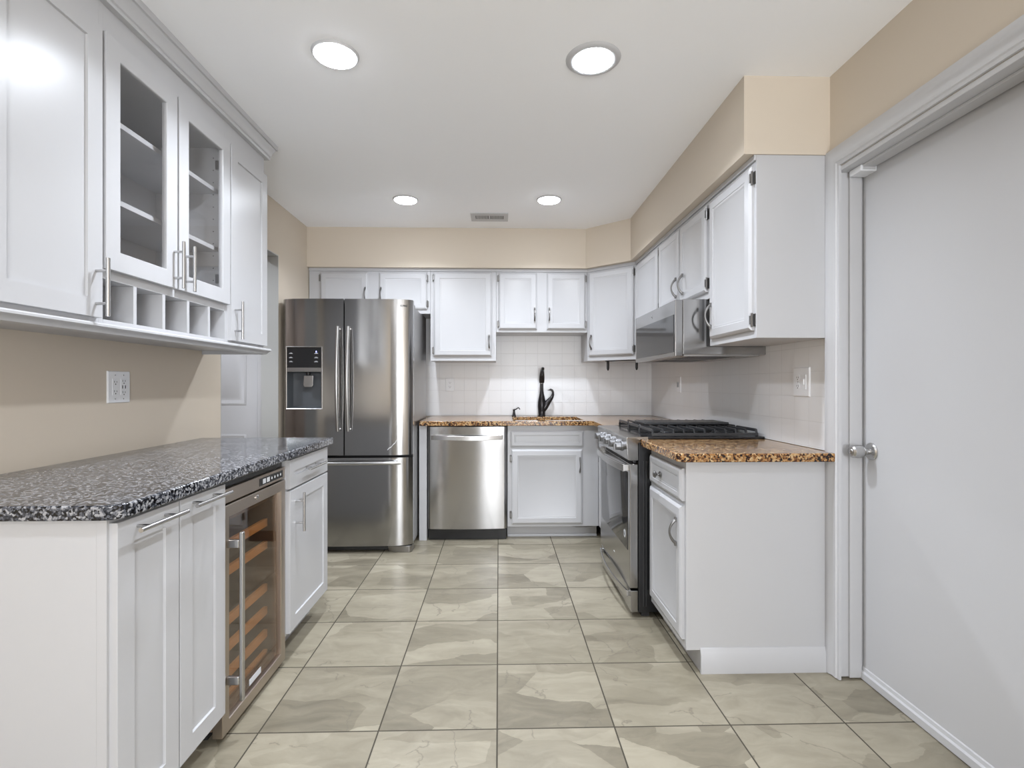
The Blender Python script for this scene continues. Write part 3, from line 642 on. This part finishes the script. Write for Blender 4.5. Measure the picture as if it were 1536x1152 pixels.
part('lettering', text_mb('SAMSUNG', 0.0175, -0.690, fy(-0.690)-0.0012, 1.736, 0.0004, 0.0003, spacing=1.25), M['ink'], rd)
part('base_grille', MB().box(FL+0.03, FR-0.13, 3.672, 3.70, 0.012, 0.046), M['rubber'], t)
part('foot_cover', MB().prism([(FR-0.175,3.668),(FR-0.13,3.642),(FR-0.02,3.640),(FR-0.004,3.655),(FR-0.004,3.74),(FR-0.175,3.74)], 0.0, 0.046), M['steeldark'], t, 0.004)
part('foot_cover', MB().prism([(FL+0.175,3.668),(FL+0.13,3.642),(FL+0.02,3.640),(FL+0.004,3.655),(FL+0.004,3.74),(FL+0.175,3.74)], 0.0, 0.046), M['steeldark'], t, 0.004)
part('foot_cover', MB().box(FL+0.05, FR-0.05, 4.2, 4.26, 0.0, 0.046), M['rubber'], t)
for x in (FL+0.06, FR-0.06): part('hinge_cap', MB().box(x-0.045, x+0.045, 3.70, 3.86, 1.749, 1.778), M['steeldark'], t, 0.004)
sc_ = [(-0.782,0.727),(-0.768,0.742),(-0.757,0.746),(-0.742,0.766),(-0.731,0.773),(-0.718,0.797)]  # thin pale diagonal strip on the right fridge door
part('mark', MB().add([(x, fy(x)-0.0006, z-0.003) for x,z in sc_]+[(x, fy(x)-0.0006, z+0.003) for x,z in sc_], [(i,i+1,i+7,i+6) for i in range(5)]), M['ink2'], rd)['label'] = 'pale diagonal scratch near the door bottom'
# ------------------------------------------------------------------ dishwasher
t = root('dishwasher', 'stainless steel dishwasher under the golden granite between panel and sink cabinet', 'dishwasher', (-0.241, 4.2, 0))
DL, DR = -0.541, 0.060; dc = (DL+DR)/2
dy = lambda x: 3.893+0.014*((x-dc)/0.30)**2+0.012*max(0,(abs(x-dc)/0.30-0.94)/0.06)**2
part('tub', MB().box(DL+0.002, DR-0.002, 3.945, 4.50, 0.02, 0.872), M['rubber'], t)
dd = part('front_door', MB().arc(DL, DR, 0.088, 0.866, dy, 3.945, 32), M['steel'], t, 0.002)
pts = [(-0.512+0.541*i/16, dy(-0.512+0.541*i/16)-0.020-0.020*math.sin(PI*i/16), 0.787-0.006*math.sin(PI*i/16)) for i in range(17)]
hb = MB(); 
for i, p in enumerate(pts): hb.v += [(p[0],p[1]-0.006,p[2]-0.018),(p[0],p[1]+0.006,p[2]-0.018),(p[0],p[1]+0.006,p[2]+0.018),(p[0],p[1]-0.006,p[2]+0.018)]
for i in range(16):
    for k in range(4): hb.f.append((i*4+k, i*4+(k+1)%4, i*4+4+(k+1)%4, i*4+4+k))
hb.f += [(0,1,2,3),(67,66,65,64)]
hb.box(-0.513, -0.497, pts[0][1]-0.004, 3.925, 0.770, 0.804); hb.box(0.014, 0.030, pts[0][1]-0.004, 3.925, 0.770, 0.804)
part('handle', hb, M['chrome'], dd, 0.003)
part('toe_panel', MB().box(DL+0.003, DR-0.003, 3.935, 3.95, 0.0, 0.078), M['black'], t, 0.002)
# ------------------------------------------------------------------ gas range (local x = 3.336 - Y, y = X - 0.70)
RY = 3.336; RW = 0.756
t = root('gas_range', 'stainless slide-in gas range with black cast iron grates', 'range', (0.70, RY, 0), -PI/2)
part('body', MB().box(0.003, RW-0.003, 0.008, 0.62, 0.03, 0.895), M['black'], t, 0.003)
part('side_ribs', MB().box(RW-0.003, RW-0.001, 0.03, 0.035, 0.06, 0.80).box(RW-0.003, RW-0.001, 0.045, 0.050, 0.06, 0.80), M['rubber'], t)
part('leg', MB().box(0.03, 0.07, 0.03, 0.07, 0, 0.03), M['rubber'], t); part('leg', MB().box(RW-0.07, RW-0.03, 0.03, 0.07, 0, 0.03), M['rubber'], t)
part('leg', MB().box(0.03, 0.07, 0.55, 0.59, 0, 0.03), M['rubber'], t); part('leg', MB().box(RW-0.07, RW-0.03, 0.55, 0.59, 0, 0.03), M['rubber'], t)
cp = part('control_panel', MB().prism_x([(-0.050,0.920),(-0.055,0.912),(-0.048,0.806),(-0.040,0.802),(0.006,0.802),(0.006,0.890),(0.058,0.897),(0.058,0.922)], 0, RW), M['steel'], t, 0.002)
for k, kx_ in enumerate((0.10, 0.235, 0.37, 0.505, 0.64)):
    kn = part('knob', MB().lathe([(0.026,0.0),(0.026,0.006),(0.022,0.008),(0.0205,0.032),(0.017,0.036),(0.001,0.0365)], (kx_, -0.0505, 0.862), 'y', 24), M['knob'], cp)
    part('knob_grip', MB().box(kx_-0.005, kx_+0.005, -0.094, -0.086, 0.842, 0.882), M['knob'], kn, 0.002)
part('vent_slots', MB().box(0.03, RW-0.03, -0.006, 0.003, 0.785, 0.801), M['black'], t)
od = part('oven_door', MB().box(0.004, RW-0.004, -0.036, 0.006, 0.152, 0.783), M['steel'], t, 0.004)
part('window', MB().rings(0.045, RW-0.045, 0.335, 0.735, [(0,-0.036),(0,-0.0375),(0.002,-0.0385)]), M['ovenglass'], od)
hb = MB(); n = 18
for i in range(n+1):
    x = 0.03+(RW-0.06)*i/n; y = -0.060-0.026*math.sin(PI*i/n); zc = 0.760
    hb.v += [(x,y-0.005,zc-0.019),(x,y+0.006,zc-0.019),(x,y+0.006,zc+0.019),(x,y-0.005,zc+0.019)]
for i in range(n):
    for k in range(4): hb.f.append((i*4+k, i*4+(k+1)%4, i*4+4+(k+1)%4, i*4+4+k))
hb.f += [(0,1,2,3),(n*4+3,n*4+2,n*4+1,n*4)]
hb.box(0.03, 0.05, -0.060, -0.034, 0.743, 0.777); hb.box(RW-0.05, RW-0.03, -0.060, -0.034, 0.743, 0.777)
part('handle', hb, M['chrome'], od, 0.003)
lg = part('logo_badge', MB().lathe([(0.021,0.0),(0.021,0.001),(0.001,0.0012)], (0.655, -0.0385, 0.405), 'y', 28), M['ink2'], od)
part('logo_letters', text_mb('GE', 0.024, 0.655, -0.0402, 0.397, 0.0003), M['ink'], lg)
dw = part('storage_drawer', MB().box(0.004, RW-0.004, -0.030, 0.006, 0.030, 0.140), M['steel'], t, 0.003)
hb = MB()
for i in range(n+1):
    x = 0.02+(RW-0.06)*i/n; y = -0.040-0.028*math.sin(PI*i/n); zc = 0.112
    hb.v += [(x,y-0.004,zc-0.016),(x,y+0.004,zc-0.016),(x,y+0.004,zc+0.016),(x,y-0.004,zc+0.016)]
for i in range(n):
    for k in range(4): hb.f.append((i*4+k, i*4+(k+1)%4, i*4+4+(k+1)%4, i*4+4+k))
hb.f += [(0,1,2,3),(n*4+3,n*4+2,n*4+1,n*4)]
hb.box(0.02, 0.034, -0.040, -0.029, 0.098, 0.126); hb.box(RW-0.054, RW-0.040, -0.040, -0.029, 0.098, 0.126)
part('handle', hb, M['chrome'], dw, 0.002)
part('emblem', MB().box(0.385, 0.415, -0.0368, -0.0360, 0.226, 0.229).box(0.392, 0.408, -0.0368, -0.0360, 0.2295, 0.2325), M['ink2'], od)
part('cooktop', MB().box(-0.006, RW+0.003, 0.058, 0.655, 0.910, 0.921), M['black'], t, 0.003)
for bx, by in ((0.14,0.20),(0.14,0.48),(0.378,0.34),(0.616,0.20),(0.616,0.48)):
    part('burner', MB().lathe([(0.05,0.0),(0.048,0.006),(0.038,0.008),(0.038,0.014),(0.034,0.017),(0.001,0.018)], (bx,by,0.921), 'z', 24), M['iron'], t)
def grate(x0, x1, y0=0.080, y1=0.630):
    mb = MB(); b = 0.006
    for xx in (x0, x1-2*b): mb.box(xx, xx+2*b, y0, y1, 0.924, 0.939)
    nb = 10
    for i in range(nb+1):
        y = y0+0.006+(y1-y0-0.012)*i/nb
        mb.prism_y([(x0+0.001,0.937),(x0+0.010,0.957),(x0+0.018,0.960),(x1-0.018,0.960),(x1-0.010,0.957),(x1-0.001,0.937),(x1-0.012,0.937),(x1-0.020,0.949),(x0+0.020,0.949),(x0+0.012,0.937)], y-0.0042, y+0.0042)
    for yy in (y0, (y0+y1)/2-b, y1-2*b): mb.box(x0+0.012, x1-0.012, yy, yy+2*b, 0.945, 0.9565)
    for fx in (x0, x1-2*b):
        for fy_ in (y0, y1-2*b, (y0+y1)/2-b): mb.box(fx, fx+2*b, fy_, fy_+2*b, 0.921, 0.924)
    return mb
for g0 in (0.014, 0.258, 0.502): part('grate', grate(g0, g0+0.240), M['iron'], t, 0.0015)
part('griddle', MB().box(0.272, 0.484, 0.115, 0.595, 0.9605, 0.974), M['iron'], t, 0.004)
# ------------------------------------------------------------------ microwave
t = root('microwave', 'stainless over-the-range microwave with dark glass door', 'microwave', (0.935, RY, 1.33), -PI/2)
part('case', MB().box(0, 0.756, 0, XR-0.009-0.935, 1.340, 1.6215), M['steel'], t, 0.002)
md = part('microwave_door', MB().box(0, 0.756, -0.040, -0.002, 1.330, 1.618), M['steel'], t, 0.003)
part('window', MB().rings(0.030, 0.735, 1.352, 1.545, [(0,-0.040),(0,-0.0415),(0.0015,-0.0425)]), M['ovenglass'], md)
lg = part('logo_badge', MB().lathe([(0.011,0.0),(0.011,0.001),(0.001,0.0012)], (0.36, -0.040, 1.580), 'y', 24), M['chrome'], md)
part('logo_letters', text_mb('GE', 0.013, 0.36, -0.0416, 1.5755, 0.0003), M['ink'], lg)
part('vent_grille', MB().box(0.02, 0.736, 0.01, 0.40, 1.332, 1.340), M['steeldark'], t)
gr = MB()
for i in range(9): gr.box(0.05+i*0.034, 0.066+i*0.034, 0.05, 0.30, 1.3305, 1.332); gr.box(0.40+i*0.034, 0.416+i*0.034, 0.05, 0.30, 1.3305, 1.332)
part('filter_slots', gr, M['black'], t)
# ------------------------------------------------------------------ left uppers (local x = Y - Y0, front at X=-1.234)
XU = -1.234
def left_upper(Ya, Yb, label, name='wall_cabinet', group='white wall cabinets on the left wall'):
    return root(name, label, 'cabinet', (XU, Ya, 1.375), PI/2, group)
dep = XU-XL-0.001
ZT = 2.384
t = left_upper(1.235, 1.612, 'large solid-door white wall cabinet, nearest of the left wall row'); w = 1.612-1.235
part('carcass', MB().box(0, w, 0, dep, 1.375, ZT), M['white'], t, 0.001)
add_door(t, dict(x0=1.24-1.235,x1=1.605-1.235,z0=1.391,z1=2.282,style='shaker',handle=('bar',(1.578-1.235,1.393),(1.578-1.235,1.569))))
t = left_upper(2.358, 2.727, 'narrow solid-door white wall cabinet, farthest of the left wall row'); w = 2.727-2.358
part('carcass', MB().box(0, w, 0, dep, 1.375, ZT), M['white'], t, 0.001)
add_door(t, dict(x0=0.006,x1=0.365,z0=1.388,z1=2.282,style='shaker',handle=('bar',(2.392-2.358,1.395),(2.392-2.358,1.569))))
# glass cabinet with wine cubbies
t = left_upper(1.612, 2.358, 'white wall cabinet with two glass doors above a row of cubbies'); w = 2.358-1.612
c = MB(); p = 0.018
c.box(0, p, 0, dep, 1.375, ZT).box(w-p, w, 0, dep, 1.375, ZT).box(p, w-p, dep-0.012, dep, 1.375, ZT).box(p, w-p, 0, dep-0.012, 1.375, 1.391).box(p, w-p, 0, dep-0.012, 1.518, 1.548).box(p, w-p, 0, dep-0.012, 2.25, ZT)
part('carcass', c, M['white'], t, 0.001)
for k in range(1, 5):
    xx = (0.160, 0.310, 0.458, 0.604)[k-1]
    part('cubby_divider', MB().box(xx-0.008, xx+0.008, 0.0, dep-0.012, 1.391, 1.518), M['white'], t, 0.001)
for z in (1.792, 2.052): part('shelf', MB().box(p, w-p, 0.028, dep-0.012, z-0.009, z+0.009), M['white'], t, 0.001)
holes = MB()
for z in [1.60+0.055*i for i in range(12)]: holes.lathe([(0.0025,0.0),(0.0025,0.0005)], (w-p-0.0002, 0.05, z), 'x', 8)
part('shelf_pin_holes', holes, M['slot'], t)
def glass_door(x0, x1, hx):
    z0, z1 = 1.548, 2.282; mb = MB().rings(x0, x1, z0, z1, [(0,-0.001),(0,-T+0.001),(0.001,-T),(0.060,-T),(0.062,-T+0.002),(0.062,-0.001)], cap=False, closed=True)
    o = part('glass_door', mb, M['white'], t)
    part('glass_pane', MB().box(x0+0.060, x1-0.060, -0.011, -0.008, z0+0.060, z1-0.060), M['glass'], o, smooth=False)
    part('handle', bar_pull((hx, 1.547), (hx, 1.722)), M['chrome'], o)
    return o
g1 = glass_door(1.618-1.612, 1.972-1.612, 1.950-1.612)
g2 = glass_door(1.982-1.612, 2.352-1.612, 2.020-1.612)
for z in (1.66, 2.17): part('hinge', MB().box(w-p-0.012, w-p, 0.0, 0.035, z-0.02, z+0.02), M['chrome'], g2)
# crown and light rail
cr = MB(); prof = [(XU,2.374),(XU+0.021,2.374),(XU+0.024,2.382),(XU+0.021,2.390),(XU+0.025,2.392),(XU+0.027,2.402),(XU+0.034,2.418),(XU+0.043,2.430),(XU+0.043,2.434),(XU+0.050,2.436),(XU+0.052,2.446),(XU+0.050,2.4595),(XU,2.4595)]
vs = [(x, 1.235, z) for x, z in prof]+[(x, 2.728+(x-XU), z) for x, z in prof]+[(XL+0.001, 2.728+(x-XU), z) for x, z in prof]
n = len(prof); fs = [(r*n+k, r*n+(k+1)%n, (r+1)*n+(k+1)%n, (r+1)*n+k) for r in range(2) for k in range(n)]+[tuple(range(n)), tuple(range(3*n-1,2*n-1,-1))]
cr.add(vs, fs); tag(link_mesh('crown_moulding', cr, M['white']), 'white crown moulding between the left wall cabinets and the ceiling', 'moulding')
lr = MB(); prof = [(XU-0.022,1.3745),(XU+0.026,1.3745),(XU+0.030,1.370),(XU+0.030,1.364),(XU+0.024,1.359),(XU+0.016,1.354),(XU+0.012,1.346),(XU-0.004,1.344),(XU-0.022,1.344)]
vs = [(x, 1.235, z) for x, z in prof]+[(x, 2.728+(x-XU)*0.6, z) for x, z in prof]+[(XL+0.001, 2.728+(x-XU)*0.6, z) for x, z in prof]
n = len(prof); fs = [(r*n+k, r*n+(k+1)%n, (r+1)*n+(k+1)%n, (r+1)*n+k) for r in range(2) for k in range(n)]+[tuple(range(n)), tuple(range(3*n-1,2*n-1,-1))]
lr.add(vs, fs); lr.box(XL+0.001, XU-0.0225, 1.236, 2.70, 1.362, 1.3745)
tag(link_mesh('light_rail_moulding', lr, M['white']), 'white moulding strip under the left wall cabinets', 'moulding')
# ------------------------------------------------------------------ left base run (front face X=-0.912)
XB = -0.912; bd = XB-XL-0.001; TOPB = 0.8735
t = root('base_cabinet', 'white base cabinet with two narrow pull-out doors under the grey granite', 'cabinet', (XB, 1.222, 0), PI/2, 'white base cabinets under the grey granite')
w = 1.700-1.222
part('carcass', MB().box(0, w, 0, bd, 0.108, TOPB), M['white'], t, 0.0015)
part('toe_kick', MB().box(0.0, w, 0.075, bd, 0.0, 0.1075), M['white'], t)
part('end_panel', MB().box(-0.004, 0, 0.022, bd, 0.0, TOPB-0.001), M['white'], t)
part('corner_stile', MB().box(-0.006, 0, 0.0, 0.024, 0.108, TOPB-0.001), M['white'], t, 0.001)
NARROW = dict(z0=0.113, z1=0.862, style='shaker')
add_door(t, dict(x0=0.002,x1=0.234,handle=('bar',(0.028,0.838),(0.214,0.838)), **NARROW))
add_door(t, dict(x0=0.240,x1=0.476,handle=('bar',(0.258,0.842),(0.446,0.842)), **NARROW))
t = root('base_cabinet', 'white base cabinet with drawer over door, at the far end of the grey granite', 'cabinet', (XB, 2.210, 0), PI/2, 'white base cabinets under the grey granite')
w = 2.700-2.210
part('carcass', MB().box(0, w, 0, bd, 0.108, TOPB), M['white'], t, 0.0015)
part('toe_kick', MB().box(0.0, w, 0.075, bd, 0.0, 0.1075), M['white'], t)
add_door(t, dict(x0=0.008,x1=w-0.004,z0=0.738,z1=0.862,style='shaker',handle=('bar',(0.140,0.802),(0.360,0.802))), 'drawer')
add_door(t, dict(x0=0.008,x1=w-0.004,z0=0.120,z1=0.729,style='shaker',handle=('bar',(0.070,0.542),(0.070,0.712))))
# wine cooler
t = root('wine_cooler', 'glass-door wine cooler with wooden shelves under the grey granite', 'wine cooler', (XB, 1.706, 0), PI/2)
w = 2.204-1.706
c = MB(); c.box(0.002, 0.03, 0.03, bd-0.02, 0.045, 0.838).box(w-0.03, w-0.002, 0.03, bd-0.02, 0.045, 0.838).box(0.03, w-0.03, bd-0.05, bd-0.02, 0.045, 0.838).box(0.03, w-0.03, 0.03, bd-0.05, 0.045, 0.075).box(0.03, w-0.03, 0.03, bd-0.05, 0.78, 0.838)
part('case', c, M['dark'], t)
for fx in (0.03, w-0.07): part('foot', MB().box(fx, fx+0.04, 0.06, 0.10, 0, 0.045), M['rubber'], t); part('foot', MB().box(fx, fx+0.04, 0.45, 0.49, 0, 0.045), M['rubber'], t)
cp = part('control_panel', MB().box(0.002, w-0.002, -0.004, 0.03, 0.790, 0.838), M['coolersteel'], t, 0.002)
ds = part('display', MB().box(0.262, w-0.03, -0.0055, -0.004, 0.800, 0.828), M['black'], cp)
ib = MB()
for i in range(2): ib.box(0.288+i*0.034, 0.312+i*0.034, -0.0062, -0.0056, 0.805, 0.823)
for i in range(4): ib.lathe([(0.0055,0.0),(0.0055,0.0005),(0.003,0.0006)], (0.366+i*0.027,-0.0056,0.814), 'y', 12)
part('display_icons', ib, M['ink2'], ds)
cd = part('cooler_door', MB().rings(0.002, w-0.002, 0.022, 0.783, [(0,0.028),(0,-0.003),(0.002,-0.005),(0.040,-0.005),(0.042,-0.002),(0.042,0.028)], cap=False, closed=True), M['coolersteel'], t)
part('glass_pane', MB().box(0.0415, w-0.0415, 0.006, 0.012, 0.0635, 0.7415), M['smoke'], cd, smooth=False)
part('inner_bezel', MB().rings(0.0425, w-0.0425, 0.0645, 0.7405, [(0,0.014),(0.018,0.014),(0.018,0.026),(0,0.026)], cap=False, closed=True), M['dark'], cd)
hb = MB().box(0.028, 0.044, -0.058, -0.044, 0.128, 0.694)
for z in (0.198, 0.655): hb.box(0.024, 0.040, -0.046, -0.004, z-0.014, z+0.014)
part('handle', hb, M['chrome'], cd, 0.004, 3)
part('lock', MB().lathe([(0.010,0.0),(0.010,0.003),(0.008,0.004),(0.001,0.004)], (w/2-0.01, -0.005, 0.764), 'y', 20), M['chrome'], cd)
part('name_plate', MB().box(w/2-0.045, w/2+0.045, 0.0045, 0.006, 0.078, 0.100), M['ink2'], cd)
for z in (0.615, 0.522, 0.345, 0.250, 0.155, 0.072):
    sh = MB().box(0.045, w-0.045, 0.050, 0.066, z-0.016, z+0.016)
    part('shelf', sh, M['wood'], t, 0.002)
part('gap_shade_fill', MB().box(0.004, w-0.004, 0.010, bd-0.02, 0.839, 0.868), M['black'], t)  # black block stands in for the shade in the gap under the granite
part('fan_housing', MB().box(w-0.14, w-0.04, 0.30, bd-0.051, 0.56, 0.62), M['black'], t)
# grey granite top
gt = MB().prism([(XL+0.001,1.196),(-0.915,1.196),(-0.892,1.202),(-0.876,1.217),(-0.870,1.240),(-0.870,2.718),(XL+0.001,2.718)], 0.874, 0.909)
tag(link_mesh('countertop', gt, M['granite_grey'], None, 0.006, 3), 'grey speckled granite countertop on the left base cabinets', 'countertop')
